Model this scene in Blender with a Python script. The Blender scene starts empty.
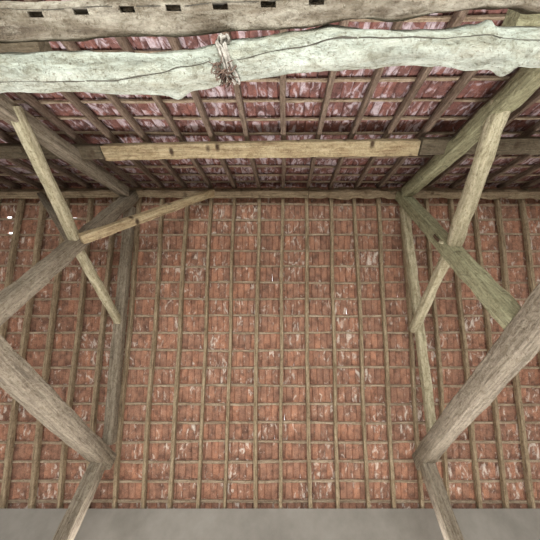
import bpy, bmesh, math, random
from mathutils import Vector, Matrix, noise
random.seed(7)
C = bpy.context.scene.collection
SC = bpy.context.scene

# ------------------------------------------------------------------ camera, world, light, exposure
EYE = 1.6                                   # eye height above the floor
PITCH = 52.8
cam = bpy.data.cameras.new('camera'); cam_o = bpy.data.objects.new('camera', cam); C.objects.link(cam_o)
cam_o.location = (0, 0, EYE); cam_o.rotation_euler = (math.radians(90 + PITCH), 0, 0)
cam.sensor_width = 36; cam.sensor_height = 36; cam.lens = 18.0; cam.shift_x = -14/540
cam.clip_start = .05
SC.camera = cam_o

w = bpy.data.worlds.new('world'); SC.world = w; w.use_nodes = True
bg = w.node_tree.nodes['Background']; bg.inputs['Color'].default_value = (.98, .98, 1, 1); bg.inputs['Strength'].default_value = 2.0

def area(name, loc, rot, sx, sy, power, col=(1, 1, 1)):
    l = bpy.data.lights.new(name, 'AREA'); l.shape = 'RECTANGLE'; l.size = sx; l.size_y = sy; l.energy = power; l.color = col
    o = bpy.data.objects.new(name, l); C.objects.link(o); o.location = loc; o.rotation_euler = [math.radians(a) for a in rot]
    return o
# daylight coming in through the open front side of the barn, behind the camera
area('daylight_front', (0.3, -3.4, 1.0), (110, 0, 0), 5.5, 1.8, 200, (.98, 1, .97))
# and through the open back side, under its header
area('daylight_back', (0.3, 7.4, .9), (-112, 0, 0), 6.5, 1.5, 640, (1, .96, .94))
SC.view_settings.view_transform = 'Standard'; SC.view_settings.look = 'None'
SC.view_settings.gamma = 1; SC.view_settings.use_curve_mapping = False
SC.view_settings.exposure = 1.1

# ------------------------------------------------------------------ helpers
def finish(name, bm, mat, parent=None, smooth=True):
    me = bpy.data.meshes.new(name)
    bmesh.ops.recalc_face_normals(bm, faces=bm.faces)
    bm.to_mesh(me); bm.free()
    if smooth:
        for p in me.polygons: p.use_smooth = True
    me.materials.append(mat)
    o = bpy.data.objects.new(name, me); C.objects.link(o)
    if parent: o.parent = parent
    return o
def tag(o, label, cat, group=None):
    o['label'] = label; o['category'] = cat
    if group: o['group'] = group
    return o
def struct(o): o['kind'] = 'structure'; return o
def W(x, y, h): return Vector((x, y, h + EYE))          # h = height above the eye

def box(bm, lo, hi):
    v = [bm.verts.new((x, y, z)) for x in (lo[0], hi[0]) for y in (lo[1], hi[1]) for z in (lo[2], hi[2])]
    for f in ((0,1,3,2),(4,6,7,5),(0,4,5,1),(2,3,7,6),(0,2,6,4),(1,5,7,3)): bm.faces.new([v[i] for i in f])

def timber_bm(L, wd, dp, rough=.006, wane=.2, bend=.01, seed=0, step=.08, taper=1.0, bumps=()):
    """squared timber along local X, centred in Y and Z, with waney rounded edges and hewn unevenness"""
    bm = bmesh.new(); n = max(6, int(L/step)); rings = []
    a, b = wd/2, dp/2; c = min(a, b)*wane
    base = []
    for sx, sy in ((1,-1),(1,1),(-1,1),(-1,-1)):
        cy, cz = sx*(a-c), sy*(b-c)
        a0 = math.atan2(sy, sx) - math.pi/4
        for t in (0, .5, 1):
            an = a0 + t*math.pi/2
            base.append((cy + c*math.cos(an), cz + c*math.sin(an)))
        nx = {(1,-1):(a, 0), (1,1):(0, b), (-1,1):(-a, 0), (-1,-1):(0, -b)}[(sx, sy)]
        base.append(nx)
    for i in range(n+1):
        x = L*i/n; ring = []
        oy = bend*noise.noise(Vector((x*.55, seed*7.3, 1.1))); oz = bend*noise.noise(Vector((x*.55, seed*7.3, 9.1)))
        sc = 1 + (taper-1)*i/n + .06*noise.noise(Vector((x*1.3, seed, 4.)))*(wane*3)
        for bx, rr in bumps: sc += rr*math.exp(-((x-bx)/.07)**2)
        for k, (y, z) in enumerate(base):
            d = rough*noise.noise(Vector((x*4.5, y*14+seed*3.1, z*14))) * 1.8
            m = 1 + d/max(.02, math.hypot(y, z))
            ring.append(bm.verts.new((x, y*sc*m+oy, z*sc*m+oz)))
        rings.append(ring)
    m = len(base)
    for i in range(n):
        for k in range(m): bm.faces.new((rings[i][k], rings[i][(k+1)%m], rings[i+1][(k+1)%m], rings[i+1][k]))
    bm.faces.new(rings[0]); bm.faces.new(rings[-1][::-1])
    return bm
def orient(o, p0, p1, up=Vector((0,0,1))):
    x = (p1-p0).normalized(); y = up.cross(x).normalized(); z = x.cross(y)
    m = Matrix((x, y, z)).transposed().to_4x4(); m.translation = p0
    o.matrix_world = m
    return o
def sharp(o, ang=35):
    me = o.data
    for p in me.polygons: p.use_smooth = True
    me.set_sharp_from_angle(angle=math.radians(ang))
    return o
def timber(name, p0, p1, wd, dp, mat, up=Vector((0,0,1)), **kw):
    o = finish(name, timber_bm((p1-p0).length, wd, dp, **kw), mat)
    sharp(o, 38); orient(o, p0, p1, up)
    return o
def child(o, root):
    bpy.context.view_layer.update()
    mw = o.matrix_world.copy(); o.parent = root; o.matrix_basis = Matrix.Translation(-root.location) @ mw
    return o
def tube_into(bm, pts, r, m=8, closed=False, r_end=None):
    rings = []; n = len(pts)
    for i, p in enumerate(pts):
        t = (pts[min(i+1, n-1)] - pts[max(i-1, 0)]).normalized()
        u = t.cross(Vector((.31, .52, .8))).normalized(); v = t.cross(u)
        rr = r if r_end is None else r + (r_end-r)*i/(n-1)
        rings.append([bm.verts.new(p + u*rr*math.cos(2*math.pi*k/m) + v*rr*math.sin(2*math.pi*k/m)) for k in range(m)])
    for i in range(n-1):
        for k in range(m): bm.faces.new((rings[i][k], rings[i][(k+1)%m], rings[i+1][(k+1)%m], rings[i+1][k]))
    bm.faces.new(rings[0]); bm.faces.new(rings[-1][::-1])

# ------------------------------------------------------------------ materials
def nodes(name):
    m = bpy.data.materials.new(name); m.use_nodes = True
    nt = m.node_tree; bs = nt.nodes['Principled BSDF']
    return m, nt, bs
def rgb(r, g, b):
    f = lambda c: ((c/255+.055)/1.055)**2.4 if c > 10 else c/255/12.92
    return (f(r), f(g), f(b), 1)
def ramp(nt, src, stops):
    r = nt.nodes.new('ShaderNodeValToRGB'); e = r.color_ramp.elements
    e[0].position, e[0].color = stops[0]; e[1].position, e[1].color = stops[-1]
    for p, c in stops[1:-1]: k = e.new(p); k.color = c
    nt.links.new(src, r.inputs[0]); return r
def noise_n(nt, vec, scale, detail=4, rough=.6, dist=0):
    n = nt.nodes.new('ShaderNodeTexNoise'); n.inputs['Scale'].default_value = scale
    n.inputs['Detail'].default_value = detail; n.inputs['Roughness'].default_value = rough; n.inputs['Distortion'].default_value = dist
    nt.links.new(vec, n.inputs['Vector']); return n
def mapping(nt, src, scale, off=None):
    mp = nt.nodes.new('ShaderNodeMapping'); mp.inputs['Scale'].default_value = scale
    nt.links.new(src, mp.inputs['Vector'])
    if off is not None: nt.links.new(off, mp.inputs['Location'])
    return mp.outputs[0]
def mix(nt, fac, a, b, mode='MIX'):
    x = nt.nodes.new('ShaderNodeMix'); x.data_type = 'RGBA'; x.blend_type = mode
    if isinstance(fac, float): x.inputs[0].default_value = fac
    else: nt.links.new(fac, x.inputs[0])
    for s, i in ((a, 6), (b, 7)):
        if isinstance(s, tuple): x.inputs[i].default_value = s
        else: nt.links.new(s, x.inputs[i])
    return x.outputs[2]
def bump(nt, bs, src, strength, dist=.01):
    b = nt.nodes.new('ShaderNodeBump'); b.inputs['Strength'].default_value = strength; b.inputs['Distance'].default_value = dist
    nt.links.new(src, b.inputs['Height']); nt.links.new(b.outputs[0], bs.inputs['Normal'])

def wood(name, dark, mid, pale, patch, knots=0., patch_amt=.5, grain=26, cracks=0.):
    m, nt, bs = nodes(name)
    tc = nt.nodes.new('ShaderNodeTexCoord').outputs['Object']
    oi = nt.nodes.new('ShaderNodeObjectInfo').outputs['Random']
    off = nt.nodes.new('ShaderNodeMath'); off.operation = 'MULTIPLY'; off.inputs[1].default_value = 37.
    nt.links.new(oi, off.inputs[0])
    g = noise_n(nt, mapping(nt, tc, (1.6, grain, grain), off.outputs[0]), 1.6, 6, .65, .4)
    col = ramp(nt, g.outputs[0], [(.28, dark), (.5, mid), (.74, pale)]).outputs[0]
    p = noise_n(nt, mapping(nt, tc, (1, 3, 3), off.outputs[0]), 3.2, 5, .7)
    pr = ramp(nt, p.outputs[0], [(.45, (0,0,0,1)), (.72, (patch_amt,)*3+(1,))]).outputs[0]
    col = mix(nt, pr, col, patch)
    # fine specks of dirt and wormholes
    s = noise_n(nt, mapping(nt, tc, (1, 1, 1), off.outputs[0]), 55, 3, .7)
    sr = ramp(nt, s.outputs[0], [(.30, (.5,.45,.4,1)), (.42, (1,1,1,1))]).outputs[0]
    col = mix(nt, 1., col, sr, 'MULTIPLY')
    if knots:
        v = nt.nodes.new('ShaderNodeTexVoronoi'); v.inputs['Scale'].default_value = 4.2; v.inputs['Randomness'].default_value = 1.
        nt.links.new(mapping(nt, tc, (1.5, .9, .9), off.outputs[0]), v.inputs['Vector'])
        kr = ramp(nt, v.outputs['Distance'], [(.10, (knots,)*3+(1,)), (.25, (0,0,0,1))]).outputs[0]
        col = mix(nt, kr, col, rgb(70, 52, 38))
    if cracks:
        cn = nt.nodes.new('ShaderNodeTexVoronoi'); cn.feature = 'DISTANCE_TO_EDGE'; cn.inputs['Scale'].default_value = 2.2
        nt.links.new(mapping(nt, tc, (.45, 5, 5), off.outputs[0]), cn.inputs['Vector'])
        cr = ramp(nt, cn.outputs[0], [(.004, (cracks,)*3+(1,)), (.02, (0,0,0,1))]).outputs[0]
        col = mix(nt, cr, col, rgb(80, 72, 60))
    mo = noise_n(nt, mapping(nt, tc, (.8, 1.4, 1.4), off.outputs[0]), 17, 5, .75, .8)
    mr = ramp(nt, mo.outputs[0], [(.36, (.66,.63,.58,1)), (.52, (1,1,1,1)), (.68, (1.14,1.14,1.14,1))]).outputs[0]
    col = mix(nt, 1., col, mr, 'MULTIPLY')
    hb = nt.nodes.new('ShaderNodeMath'); hb.operation = 'MULTIPLY_ADD'; hb.inputs[1].default_value = 1.5
    nt.links.new(mo.outputs[0], hb.inputs[0]); nt.links.new(g.outputs[0], hb.inputs[2])
    mo = hb; hb = nt.nodes.new('ShaderNodeMath'); hb.operation = 'ADD'; gs = g; g = mo
    nt.links.new(g.outputs[0], hb.inputs[0]); nt.links.new(s.outputs[0], hb.inputs[1])
    nt.links.new(col, bs.inputs['Base Color']); bs.inputs['Roughness'].default_value = .85
    bs.inputs['Specular IOR Level'].default_value = .25
    bump(nt, bs, hb.outputs[0], 1., .018)
    return m
M = {}
M['log'] = wood('pale_log', rgb(124,127,116), rgb(174,181,169), rgb(200,208,198), rgb(148,144,124), patch_amt=.7, grain=9)
M['log_grey'] = wood('grey_log', rgb(82,72,60), rgb(116,107,92), rgb(150,145,130), rgb(192,188,172), patch_amt=.9, grain=14)  # strong patches imitate the log's lit and shaded faces in the colour
M['purlin'] = wood('knotty_purlin', rgb(136,114,90), rgb(186,169,134), rgb(212,198,166), rgb(146,118,84), knots=.95, patch_amt=.5, grain=22)
M['purlin_grey'] = wood('grey_purlin', rgb(82,74,60), rgb(116,106,88), rgb(142,132,110), rgb(96,84,68), knots=.6, patch_amt=.5)
M['ridge'] = wood('ridge_wood', rgb(112,98,80), rgb(168,152,126), rgb(198,184,156), rgb(116,96,78), knots=.6, patch_amt=.6)
M['truss'] = wood('truss_wood', rgb(96,86,74), rgb(142,131,114), rgb(172,162,144), rgb(150,142,122), patch_amt=.4)
M['truss_green'] = wood('lichen_wood', rgb(118,114,90), rgb(160,158,126), rgb(188,186,154), rgb(136,132,104), patch_amt=.5, cracks=.5)
M['pale'] = wood('barked_pale_wood', rgb(150,142,116), rgb(198,190,160), rgb(222,215,188), rgb(150,138,106), patch_amt=.5, grain=18)
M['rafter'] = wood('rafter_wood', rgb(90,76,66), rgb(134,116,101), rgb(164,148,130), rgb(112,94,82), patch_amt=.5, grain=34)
M['rafter_back'] = wood('back_rafter_wood', rgb(116,100,80), rgb(174,156,128), rgb(202,186,158), rgb(116,96,76), patch_amt=.5, grain=34)  # lit version of the rafter wood: light on the back slope put into colour
M['batten'] = wood('batten_wood', rgb(124,106,88), rgb(184,166,142), rgb(216,200,178), rgb(124,100,84), patch_amt=.5, grain=40)

def tile_mat(name, dark, mid, red, white, wamt, w0=.50, w1=.68):
    m, nt, bs = nodes(name)
    uv = nt.nodes.new('ShaderNodeUVMap').outputs[0]
    at = nt.nodes.new('ShaderNodeAttribute'); at.attribute_name = 'tile_random'
    rnd = at.outputs['Fac']
    off = nt.nodes.new('ShaderNodeMath'); off.operation = 'MULTIPLY'; off.inputs[1].default_value = 91.
    nt.links.new(rnd, off.inputs[0])
    n1 = noise_n(nt, mapping(nt, uv, (1, 1, 1), off.outputs[0]), 9, 4, .6)
    base = ramp(nt, n1.outputs[0], [(.3, dark), (.52, mid), (.72, red)]).outputs[0]
    tint = ramp(nt, rnd, [(0., (.8,.78,.78,1)), (.5, (1,.97,.95,1)), (1., (1.15,1.04,.97,1))]).outputs[0]
    base = mix(nt, 1., base, tint, 'MULTIPLY')
    # lime bloom running down the slope, patchy, its own random place on each tile
    n2 = noise_n(nt, mapping(nt, uv, (11, 5.5, 1), off.outputs[0]), 1.1, 5, .6, 1.0)
    n3 = noise_n(nt, mapping(nt, uv, (1.1, .9, 1)), 1.3, 3, .5)
    ad = nt.nodes.new('ShaderNodeMath'); ad.operation = 'MULTIPLY_ADD'; ad.inputs[1].default_value = .42
    nt.links.new(n3.outputs[0], ad.inputs[0]); nt.links.new(n2.outputs[0], ad.inputs[2])
    wr = ramp(nt, ad.outputs[0], [(w0+.2, (0,0,0,1)), (w1+.2, (wamt,)*3+(1,))]).outputs[0]
    col = mix(nt, wr, base, white)
    n4 = noise_n(nt, mapping(nt, uv, (30, 22, 1), off.outputs[0]), 2.5, 4, .7)
    sp = ramp(nt, n4.outputs[0], [(.33, (.55,.5,.5,1)), (.5, (1,1,1,1))]).outputs[0]
    col = mix(nt, 1., col, sp, 'MULTIPLY')
    nt.links.new(col, bs.inputs['Base Color']); bs.inputs['Roughness'].default_value = .8
    bs.inputs['Specular IOR Level'].default_value = .3
    bump(nt, bs, n4.outputs[0], .35, .004)
    return m
M['tile_front'] = tile_mat('clay_tile_front', rgb(90,64,60), rgb(126,90,84), rgb(150,104,94), rgb(206,194,200), .80, .50, .63)  # the two slopes' tiles differ: glancing light and dirt both put into the colour
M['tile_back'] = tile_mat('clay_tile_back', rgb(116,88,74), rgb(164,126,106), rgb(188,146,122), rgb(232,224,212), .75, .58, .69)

def plain(name, c1, c2, scale, rough=.9, bstr=.4):
    m, nt, bs = nodes(name)
    tc = nt.nodes.new('ShaderNodeTexCoord').outputs['Object']
    n = noise_n(nt, tc, scale, 6, .65)
    r = ramp(nt, n.outputs[0], [(.3, c1), (.7, c2)])
    nt.links.new(r.outputs[0], bs.inputs['Base Color']); bs.inputs['Roughness'].default_value = rough
    bump(nt, bs, n.outputs[0], bstr, .02)
    return m
M['earth'] = plain('packed_earth', rgb(150,144,138), rgb(182,176,168), 2.2)
M['render'] = plain('lime_render', rgb(120,116,108), rgb(146,142,134), 1.6)
M['rope'] = plain('old_rope', rgb(104,98,90), rgb(196,192,182), 40)
M['rag'] = plain('frayed_fibre', rgb(60,48,42), rgb(126,104,90), 30)
M['crack'] = plain('crack_dark', rgb(52,50,44), rgb(84,80,70), 20)  # dark colour of the thin strips that draw the log cracks
M['dark_hole'] = plain('mortise_hole_shade', rgb(62,46,34), rgb(92,70,50), 20)

# ------------------------------------------------------------------ roof geometry
T = 1.02; ANG = math.atan(T); CA, SA = math.cos(ANG), math.sin(ANG)
AY, AH = 1.81, 4.783                         # ridge line of the rafter undersides (distance in front, height above eye)
XL, XR = -7.3, 6.7
def P(side, x, s, n):                        # side -1 front slope, +1 back slope; s down the slope, n outward
    return W(x, AY + side*(s*CA + n*SA), AH - s*SA + n*CA)
S_LEN = {-1: 5.15, 1: 5.35}
ROW = {-1: (.115, .277), 1: (.231, .2885)}

# ---- shell
def slab(name, lo, hi, mat): 
    bm = bmesh.new(); box(bm, lo, hi); return struct(finish(name, bm, mat, smooth=False))
slab('floor', (-16, -14, -.2), (16, 12, 0), M['earth'])
YB = AY + S_LEN[1]*CA - .14
slab('wall_back', (XL, YB, 2.0), (XR, YB+.25, AH-(YB-AY)*T+EYE-.02), M['render'])   # header over the open back side
def gable(name, x):
    bm = bmesh.new(); y0 = AY - S_LEN[-1]*CA + .1; y1 = YB+.25
    prof = [(y0, 0), (y1, 0), (y1, AH-(y1-AY)*T+EYE-.03), (AY, AH+EYE-.03), (y0, AH-(AY-y0)*T+EYE-.03)]
    a = [bm.verts.new((x, y, z)) for y, z in prof]; b = [bm.verts.new((x+.22, y, z)) for y, z in prof]
    bm.faces.new(a); bm.faces.new(b[::-1])
    for i in range(5): bm.faces.new((a[i], b[i], b[(i+1)%5], a[(i+1)%5]))
    return struct(finish(name, bm, M['render'], smooth=False))
gable('wall_left', XL-.05); gable('wall_right', XR-.17)

# ---- tile covering of both slopes
TW = .4345/4
NB = .114                                    # normal offset of the tile heads (top of the battens)
HOLES = {(1, -47, 0), (1, -47, 1), (-1, -42, 3), (1, -36, 0)}
def tiles(side, mat):
    bm = bmesh.new(); uvl = bm.loops.layers.uv.new('UVMap'); rl = bm.faces.layers.float.new('tile_random')
    r0, rp = ROW[side]
    nx0, nx1 = int(XL/TW)-1, int(XR/TW)+2
    k = -2
    while r0 + k*rp < S_LEN[side]:
        s0 = r0 + k*rp - .02; s1 = s0 + rp + .045
        if side == -1 and s0 < -.13: s0 = -.13
        if side == 1 and s0 < -.13: s0 = -.13
        if s1 < s0 + .06: k += 1; continue
        rowoff = random.uniform(-.02, .02) + (TW/2 if k % 2 else 0)
        for i in range(nx0, nx1):
            rnd = random.random()
            jx = random.gauss(0, .001); js = random.gauss(0, .006); jn = abs(random.gauss(0, .002)); yaw = random.gauss(0, .010)
            small = 0
            for hs, hi_, hk in HOLES:
                if hs == side and hi_ == i and hk == k: small = .085
            xa, xb = i*TW + rowoff - .0025 + jx, (i+1)*TW + rowoff + jx + .0035
            lift = .004*(i % 2) + .003*rnd
            cols = 5; grid = []
            for c in range(cols):
                u = (0, .13, .5, .87, 1)[c]; x = xa + (xb-xa)*u
                arch = (.020, .001, .004, .001, .020)[c]           # rounded edges leave a groove at each joint
                line = []
                for (s, n) in ((s0+js, NB), (s1+js-small, NB+.015)):
                    xx = x + yaw*(s-s0)
                    line.append((P(side, xx, s, n+jn+lift+arch), (xx, s)))
                    line.append((P(side, xx, s, n+jn+lift+arch+.012), (xx, s)))
                grid.append([(bm.verts.new(p), uv) for p, uv in line])
            def q(*vs):
                f = bm.faces.new([v[0] for v in vs]); f[rl] = rnd
                for lp, v in zip(f.loops, vs): lp[uvl].uv = v[1]
            for c in range(cols-1):
                g, h = grid[c], grid[c+1]
                q(g[0], g[2], h[2], h[0]); q(g[1], h[1], h[3], g[3]); q(g[2], g[3], h[3], h[2]); q(g[0], h[0], h[1], g[1])
            q(grid[0][0], grid[0][1], grid[0][3], grid[0][2]); q(grid[-1][0], grid[-1][2], grid[-1][3], grid[-1][1])
        k += 1
    return finish('ceiling', bm, mat, smooth=False)
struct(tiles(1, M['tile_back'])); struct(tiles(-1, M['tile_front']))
# course of half round ridge tiles over the apex
bm = bmesh.new(); uvl = bm.loops.layers.uv.new('UVMap'); x = XL-.1; i = 0
while x < XR+.1:
    L = .40; rows = []
    for e, xx in enumerate((x, x+L-(.012 if i % 9 != 4 else .03))):
        r = .17 + (.012 if e else 0)
        rows.append([[bm.verts.new(W(xx, AY + rr*math.sin(a), AH+.045 + rr*math.cos(a))) for a in [math.radians(-98+196*j/12) for j in range(13)]] for rr in (r, r+.014)])
    for j in range(12):
        for q in (0, 1):
            bm.faces.new((rows[0][q][j], rows[0][q][j+1], rows[1][q][j+1], rows[1][q][j]))
        for e in (0, 1): bm.faces.new((rows[e][0][j], rows[e][0][j+1], rows[e][1][j+1], rows[e][1][j]))
    for j in (0, 12): bm.faces.new((rows[0][0][j], rows[0][1][j], rows[1][1][j], rows[1][0][j]))
    x += L; i += 1
struct(finish('trim_1', bm, M['tile_back'], smooth=False))

# ------------------------------------------------------------------ large timbers
XTL, XTR = -2.65, 2.05                       # the two trusses
yup = Vector((0, 1, 0))
# ridge beam: two lengths scarfed together right of centre
BY, BH = 1.81, 4.717-.075
XJ = (308-284)/270*4.85
o = timber('ridge_beam', W(XL+.05, BY, BH), W(XJ-.005, BY, BH), .13, .15, M['ridge'], seed=3, wane=.18, bend=.02, rough=.008)
tag(o, 'long grey-brown ridge beam left of the scarf joint, under the apex of the tiled roof', 'beam')
o = timber('ridge_beam', W(XJ+.005, BY, BH-.005), W(XR-.1, BY, BH), .145, .16, M['ridge'], seed=9, wane=.4, bend=.03, rough=.02, bumps=((.3,-.2),(.62,.2),(.74,.25),(1.3,-.2)))
tag(o, 'rougher cracked ridge beam right of the scarf joint, with waney lower edge', 'beam')

def near_h(Y): return AH - (AY-Y)*T          # underside of front rafters
# middle purlin on the front slope in three lengths: top-front edge touches the rafters
def purlin(x0, x1, Yf, wd, dp, mat, label, seed, Y2=None, **kw):
    Y2 = Yf if Y2 is None else Y2
    h, h2 = near_h(Yf) - dp/2 - .012, near_h(Y2) - dp/2 - .012
    o = timber('purlin', W(x0, Yf+wd/2, h), W(x1, Y2+wd/2, h2), wd, dp, mat, seed=seed, bend=.012, **kw)
    return tag(o, label, 'beam')
purlin(XL+.05, -2.31, .80, .16, .13, M['purlin_grey'], 'dark weathered purlin at the far left, running behind the left truss rafter', 4, rough=.008)
p = purlin(-2.29, 1.655, .80, .18, .13, M['purlin'], 'long yellowish knotty purlin spanning the middle bay between the two trusses', 5, Y2=.715, wane=.14)
purlin(1.67, XR-.05, .705, .18, .135, M['purlin_grey'], 'grey purlin at the far right, running behind the right truss rafter', 6)
# lower purlin, mostly behind the notched log
purlin(XL+.05, -1.79, -.235, .16, .13, M['purlin_grey'], 'grey-brown lower purlin peeping out under the notched log at top left', 7)
purlin(1.55, XR-.05, -.335, .17, .15, M['truss_green'], 'pale purlin end showing between the two big logs at top right', 8)

SLN = Vector((0, -SA, CA))                   # outward normal of the front slope
SLF = Vector((0, SA, CA))
def principal(side, X, wd, dp, mat, label, seed, s_end=4.15, dx=0, **kw):
    n = -.20 - dp*.03
    a = P(side, X, .40, n); b = P(side, X+dx, s_end, n)
    o = timber('principal_rafter', a, b, wd, dp, mat, up=(SLN if side < 0 else SLF), seed=seed, **kw)
    return tag(o, label, 'rafter')
principal(-1, XTL, .15, .17, M['truss'], 'stout grey truss rafter sloping up from left edge to the ridge', 11, rough=.008, bend=.02)
principal(-1, XTR, .17, .18, M['truss_green'], 'stout pale greenish truss rafter sloping up from right edge to the ridge', 12, rough=.012, wane=.35, bend=.03)
principal(1, XTL, .15, .13, M['truss'], 'broad pale back rafter standing just right of the left king post', 13)
principal(1, XTR+.02, .13, .13, M['pale'], 'broad pale back rafter leaning beside the right king post', 14, dx=.2, wane=.35)

TIE_H = 1.60
def king(X, wd, dp, mat, label, seed):
    root = bpy.data.objects.new('king_post', None); C.objects.link(root); root.location = W(X, AY, TIE_H)
    tag(root, label, 'post')
    o = finish('post', timber_bm(4.57-TIE_H, wd, dp, seed=seed, rough=.010, wane=.16, bend=.02), mat); sharp(o, 38)
    orient(o, W(X, AY, TIE_H), W(X, AY, 4.565), Vector((0, 1, 0)))
    child(o, root)
    return root
kl = king(XTL, .155, .16, M['truss'], 'grey squared king post of the left truss, under the ridge beam', 21)
kr = king(XTR, .175, .17, M['truss_green'], 'greenish squared king post of the right truss with mortise and peg', 22)
# right king post: dark block painted as the mortise's shaded hole, and a peg
bm = bmesh.new(); box(bm, (XTR-.100, AY-.06, EYE+2.94), (XTR-.078, AY-.02, EYE+3.08)); child(finish('mortise', bm, M['dark_hole'], smooth=False), kr)
bm = bmesh.new(); tube_into(bm, [Vector((XTR-.13, AY-.075, EYE+2.86)), Vector((XTR-.07, AY-.06, EYE+2.86))], .018, 10); child(finish('peg', bm, M['pale'], smooth=False), kr)
bm = bmesh.new(); tube_into(bm, [Vector((XTL+.13, AY-.02, EYE+3.3)), Vector((XTL+.07, AY-.02, EYE+3.3))], .016, 10); child(finish('peg', bm, M['pale'], smooth=False), kl)

def strut(X, p0, p1, wd, dp, mat, label, seed, cat='strut', **kw):
    o = timber('strut', W(X, *p0), W(X, *p1), wd, dp, mat, up=Vector((1,0,0)), seed=seed, **kw)
    return tag(o, label, cat)
strut(XTL+.03, (1.74, 2.93), (.315, 3.03), .105, .11, M['pale'], 'slim pale strut slanting from left truss rafter down to the left king post', 31, wane=.4, bend=.02)
strut(XTL, (1.88, 2.93), (3.28, 2.95), .10, .10, M['pale'], 'pale strut end emerging low behind the left king post', 32, wane=.4)
strut(XTR, (1.74, 2.80), (.26, 2.98), .135, .15, M['pale'], 'thick rough pale strut slanting from right truss rafter to the right king post', 33, wane=.5, rough=.011, bend=.02, taper=1.03)
strut(XTR, (1.88, 2.80), (3.34, 2.84), .12, .12, M['pale'], 'pale strut end emerging low behind the right king post', 34, wane=.5)
# lengthwise braces to the ridge beam
o = timber('brace', W(-2.52, 1.72, 2.90), W(-1.24, 1.78, 4.60), .09, .12, M['purlin'], up=Vector((0,1,0)), seed=41, wane=.15, bend=.01)
tag(o, 'long pale diagonal brace rising from the left king post rightwards to the ridge beam', 'brace')
o = timber('brace', W(-2.74, 1.80, 2.97), W(-4.25, 1.82, 4.55), .09, .12, M['truss'], up=Vector((0,1,0)), seed=42)  # shade on this rear brace put into its darker wood colour
tag(o, 'dark diagonal brace rising from the left king post leftwards to the ridge beam', 'brace')

for X, side in ((XTL, 'left'), (XTR, 'right')):
    o = timber('tie_beam', W(X, -1.15, TIE_H-.11), W(X, 4.75, TIE_H-.11), .19, .21, M['truss'], seed=50+X, bend=.02)
    tag(o, f'heavy horizontal tie beam carrying the {side} king post', 'beam')
    for Y, where in ((-.95, 'front'), (4.55, 'back')):
        o = timber('post', Vector((X, Y, -.0)), W(X, Y, TIE_H-.215), .18, .18, M['truss'], up=Vector((0,1,0)), seed=60+Y)
        tag(o, f'squared timber post standing under the {where} end of the {side} tie beam', 'post')

# ------------------------------------------------------------------ the two big logs
def raypt(px, py, h):
    u = (px-284)/270; v = (270-py)/270; th = math.radians(PITCH)
    y = math.cos(th)-v*math.sin(th); z = math.sin(th)+v*math.cos(th)
    k = h/z; return Vector((u*k, y*k, h)), k
def log_bm(prof, h, seed, rough, squash=1., corner=0., xl=-2.95, xr=2.35, humps=()):
    """prof: (picture x, middle y, half width) read along the log; gives a round trunk at height h"""
    st = []
    for px, py, r in prof:
        p, k = raypt(px, py, h); st.append((p.x, p.y, r/270*k*.87))
    st = [(xl, st[0][1], st[0][2]*1.02)] + st + [(xr, st[-1][1], st[-1][2])]
    def at(x):
        for i in range(len(st)-1):
            if x <= st[i+1][0]:
                t = (x-st[i][0])/(st[i+1][0]-st[i][0]); t = t*t*(3-2*t)
                return [st[i][j]+(st[i+1][j]-st[i][j])*t for j in (1, 2)]
        return st[-1][1:]
    bm = bmesh.new(); N = 260; m = 40; rings = []
    for i in range(N+1):
        x = xl + (xr-xl)*i/N; y, r = at(x); ring = []
        dz = .015*noise.noise(Vector((x*.9, seed, 0)))
        for k in range(m):
            a = 2*math.pi*k/m
            ca, sa = math.cos(a), math.sin(a)
            f = 1 + corner*(abs(math.sin(2*a)))**1.5
            q = Vector((x*2.2, ca*1.1+seed, sa*1.1))
            d = rough*(noise.noise(q)*1.0 + .5*noise.noise(q*2.7) + .38*noise.noise(Vector((x*14, ca*6, sa*6+seed))))
            for hx, ha, hr, hw in humps:
                da = math.atan2(math.sin(a-ha), math.cos(a-ha))
                d += hr*math.exp(-((x-hx)/hw)**2 - (da/.55)**2)
            rr = r*f + d
            ring.append(bm.verts.new((x, y + rr*ca, EYE + h + dz + rr*sa*squash)))
        rings.append(ring)
    for i in range(N):
        for k in range(m): bm.faces.new((rings[i][k], rings[i][(k+1)%m], rings[i+1][(k+1)%m], rings[i+1][k]))
    bm.faces.new(rings[0]); bm.faces.new(rings[-1][::-1])
    return bm, at
LH = TIE_H + .112
X = lambda px: (px-284)/270*LH*.80
prof1 = [(0,72,18.5),(60,73,18.5),(125,74,18.5),(168,73.5,19.5),(188,70,18.5),(240,61,18),(300,54,17.2),(332,50.5,18),(360,49,17),(400,48,16.2),(450,48.5,17),(478,48,18),(510,48,17.2),(540,48,17.2)]
# humps: (x, angle, height, width); angle 0 faces away (lower in view), pi faces up in view
bm, at1 = log_bm(prof1, LH, 2.4, .016, humps=[(X(472), math.pi+.25, .032, .035), (X(502), -.35, .050, .045), (X(470), -.2, .015, .10), (X(176), -.3, .028, .055), (X(330), math.pi, .012, .08), (X(455), math.pi, .012, .05)])
log1 = finish('log', bm, M['log']); tag(log1, 'thick pale barkless log with a long crack, knobs and a rope knot', 'log')
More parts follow.
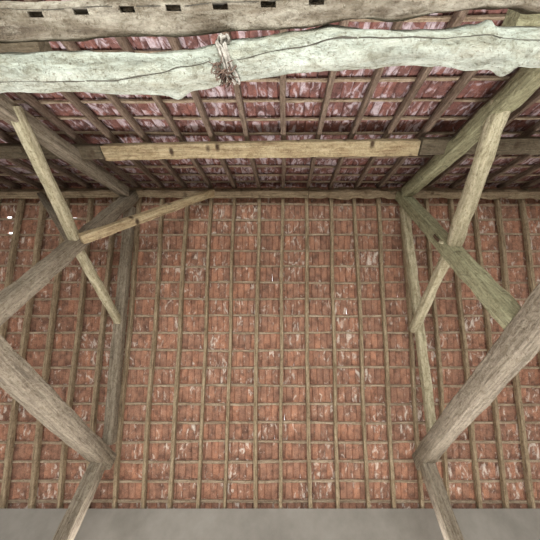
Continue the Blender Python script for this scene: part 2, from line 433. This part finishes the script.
# long drying crack along the underside, following the trunk
def crack(bmx, at, h, pts, wdt, seedc):
    prev = None; rows = []
    n = 60
    for i in range(n+1):
        t = i/n*(len(pts)-1); j = min(int(t), len(pts)-2); f = t-j
        x = pts[j][0]+(pts[j+1][0]-pts[j][0])*f; a = pts[j][1]+(pts[j+1][1]-pts[j][1])*f
        a += .05*noise.noise(Vector((x*6, seedc, 0)))
        wd_ = wdt*(.5+.5*math.sin(math.pi*min(1, max(0, i/n)))) * (.7+.6*abs(noise.noise(Vector((x*9, 3, seedc)))))
        y, r = at(x)
        rows.append((x, a, wd_, y, r))
    return rows
from mathutils.bvhtree import BVHTree
def add_crack(logo, at, h, pts, wdt, seedc, mat):
    me = logo.data; bvh = BVHTree.FromPolygons([v.co for v in me.vertices], [p.vertices for p in me.polygons])
    rows = crack(None, at, h, pts, wdt, seedc); bm = bmesh.new(); vs = []
    for x, a, wd_, y, r in rows:
        line = []
        for s in (-1, 1):
            aa = a + s*wd_/r/2
            o = Vector((x, y, EYE+h)); d = Vector((0, math.cos(aa), math.sin(aa)))
            hit = bvh.ray_cast(o + d*.6, -d)[0] or (o + d*r)
            line.append(bm.verts.new(hit + d*.0012)); line.append(bm.verts.new(hit - d*.006))
        vs.append(line)
    for a, b in zip(vs, vs[1:]):
        bm.faces.new((a[0], a[2], b[2], b[0])); bm.faces.new((a[1], b[1], b[3], a[3])); bm.faces.new((a[0], b[0], b[1], a[1])); bm.faces.new((a[2], a[3], b[3], b[2]))
    c = finish('crack', bm, mat, smooth=False); c.parent = logo; return c
def ang_for(px, py, at):                      # angle round the trunk for a point seen at px, py
    u, v = raypt(px, py, LH)[0], None
    y, r = at(u.x); return -math.pi/2 - max(-1.2, min(1.2, math.asin(max(-.95, min(.95, (y-u.y)/r)))))
C1 = [(0,81),(60,81),(120,80),(150,75),(180,68),(215,61)]
C2 = [(240,60),(270,53),(300,47),(335,39),(370,40),(420,39),(460,36),(500,38),(540,42)]
for pts, sd in ((C1, 1.), (C2, 5.)):
    add_crack(log1, at1, LH, [(X(px), ang_for(px, py, at1)) for px, py in pts], .006, sd, M['crack'])

LH2 = TIE_H + .112
prof2 = [(0,23,16.5),(60,22,16),(120,17,16.5),(180,16,17),(240,11,17),(300,7,17),(360,-1,16),(420,-6,17),(450,-9,17),(480,-11,16.5),(520,-12,16),(540,-8,16.5)]
bm, at2 = log_bm(prof2, LH2, 8.1, .012, corner=.17, humps=[(X(385), 0., .02, .1)])
log2 = finish('log', bm, M['log_grey']); tag(log2, 'grey squared-off log with a row of notches along it, at the top', 'log')
# the row of mortise notches: real recesses cut by boolean, then applied
me2 = log2.data
bmc = bmesh.new()
for px, py in ((-15,14.5),(32,13.5),(77,10.5),(124,8),(171,6.5),(219,5),(268,3),(317,.5)):
    p, k = raypt(px, py, LH2-.09)
    box(bmc, (p.x-.033, p.y-.010, EYE+LH2-.15), (p.x+.033, p.y+.011, EYE+LH2-.035))
cut = finish('cutter', bmc, M['dark_hole'], smooth=False)
md = log2.modifiers.new('cut', 'BOOLEAN'); md.operation = 'DIFFERENCE'; md.object = cut; md.solver = 'EXACT'
bpy.context.view_layer.update()
ev = log2.evaluated_get(bpy.context.evaluated_depsgraph_get()); nm = bpy.data.meshes.new_from_object(ev)
log2.modifiers.clear(); log2.data = nm; bpy.data.objects.remove(cut)
sharp(log2, 40)
add_crack(log2, at2, LH2, [(X(0)-.2, -2.2), (X(100), -2.0), (X(240), -1.9), (X(330), -1.75)], .003, 8., M['crack'])

# ------------------------------------------------------------------ common rafters
ORD = ['', 'first', 'second', 'third', 'fourth', 'fifth', 'sixth', 'seventh', 'eighth', 'ninth', 'tenth', 'eleventh', 'twelfth', 'thirteenth', 'fourteenth', 'fifteenth', 'sixteenth', 'seventeenth']
X0, DX = -.023, .4345
RD = .085; RW = .053
protos = {}
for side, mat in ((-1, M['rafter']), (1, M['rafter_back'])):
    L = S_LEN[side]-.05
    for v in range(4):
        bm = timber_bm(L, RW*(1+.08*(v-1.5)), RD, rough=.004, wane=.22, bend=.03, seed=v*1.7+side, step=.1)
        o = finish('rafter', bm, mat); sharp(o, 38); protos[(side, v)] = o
used = set()
for side, sname in ((-1, 'overhead'), (1, 'facing')):
    for k in range(-16, 15):
        x = X0 + k*DX + random.gauss(0, .010)
        v = random.randrange(4); pr = protos[(side, v)]
        if (side, v) in used: o = pr.copy(); C.objects.link(o)
        else: o = pr; used.add((side, v))
        dx = random.gauss(0, .018)
        orient(o, P(side, x, .004, RD/2), P(side, x+dx, S_LEN[side]-.05, RD/2), SLN if side < 0 else SLF)
        if k == 0: lab = f'slim weathered rafter on the {sname} roof slope running straight up the middle of view'
        else: lab = f'slim rafter on the {sname} roof slope, {ORD[abs(k)]} to the {"left" if k<0 else "right"} of its straight middle rafter'
        tag(o, lab, 'rafter', f'rafters of the {sname} slope')

# ------------------------------------------------------------------ tile battens
for side, sname in ((-1, 'overhead'), (1, 'facing')):
    r0, rp = ROW[side]; k = 0
    while r0 + k*rp < S_LEN[side]-.05:
        s = r0 + k*rp
        bm = timber_bm(XR-XL-.2, .033 if side < 0 else .037, .024, rough=.006, wane=.3, bend=.022, seed=k*3.3+side*11, step=.07)
        o = finish('tile_batten', bm, M['batten']); sharp(o, 38)
        orient(o, P(side, XL+.1, s, RD+.0145), P(side, XR-.1, s, RD+.0145), SLN if side < 0 else SLF)
        num = ORD[k+1] if k+1 < len(ORD) else 'lowest' if r0+(k+1)*rp >= S_LEN[side]-.05 else 'last but one'
        tag(o, f'{num} thin tile batten counted from the ridge beam on the {sname} roof slope', 'batten', f'tile battens of the {sname} slope')
        k += 1

# ------------------------------------------------------------------ old rope tied round the near log
root = bpy.data.objects.new('rope_knot', None); C.objects.link(root)
p, k = raypt(226, 62, LH); yl, rl_ = at1(p.x); root.location = (p.x, yl, EYE+LH-rl_)
tag(root, 'frayed grey rope knotted round the pale near log with hanging tatters', 'rope')
bm = bmesh.new(); rnd = random.Random(3)
bvh = BVHTree.FromPolygons([v.co for v in log1.data.vertices], [q.vertices for q in log1.data.polygons])
def on_log(x, a, off):
    o = Vector((x, yl, EYE+LH)); d = Vector((0, math.cos(a), math.sin(a)))
    h = bvh.ray_cast(o+d*.5, -d)[0] or o + d*rl_
    return h + d*off
cx = p.x
for j in range(4):                            # loops right round the log
    x0 = cx + .006 + (j-1.5)*.012; pts = []
    for i in range(49):
        a = 2*math.pi*i/48
        pts.append(on_log(x0 + .035*math.cos(a+.5)*(1 if j % 2 else .7) + .004*math.sin(3*a+j), a, .006 + .003*(j % 2)))
    tube_into(bm, pts, .0068, 7)
for j in range(5):                            # knot bights on the upper side in view
    pts = []; ph = rnd.uniform(0, 6)
    ctr = on_log(cx + rnd.uniform(-.02, .03), math.pi+.45+rnd.uniform(-.15, .15), .016)
    ax = Vector((rnd.uniform(-1, 1), rnd.uniform(-1, 1), rnd.uniform(-1, 1))).normalized(); u = ax.orthogonal().normalized(); v = ax.cross(u)
    R_ = rnd.uniform(.015, .026)
    for i in range(19): a = 2*math.pi*i/18; pts.append(ctr + u*R_*math.cos(a) + v*R_*.7*math.sin(a))
    tube_into(bm, pts, .006, 7)
child(finish('rope_loops', bm, M['rope']), root)
bm = bmesh.new()
for j in range(44):                           # frayed tatters at the lower side in view
    a = -math.pi/2 + rnd.uniform(-.05, .95); x = cx + rnd.gauss(-.012, .022) + .03*(a+math.pi/2)
    st = on_log(x, a, .005); pts = [st]; d = Vector((rnd.gauss(.1, .6), rnd.gauss(.6, .5), rnd.gauss(-.5, .35))).normalized()
    for i in range(6):
        d = (d + Vector((rnd.gauss(0, .45), rnd.gauss(0, .35), -.12 + rnd.gauss(0, .3)))).normalized(); pts.append(pts[-1] + d*.010)
    tube_into(bm, pts, rnd.uniform(.003, .0065), 5, r_end=.0015)
child(finish('frayed_tatters', bm, M['rag']), root)
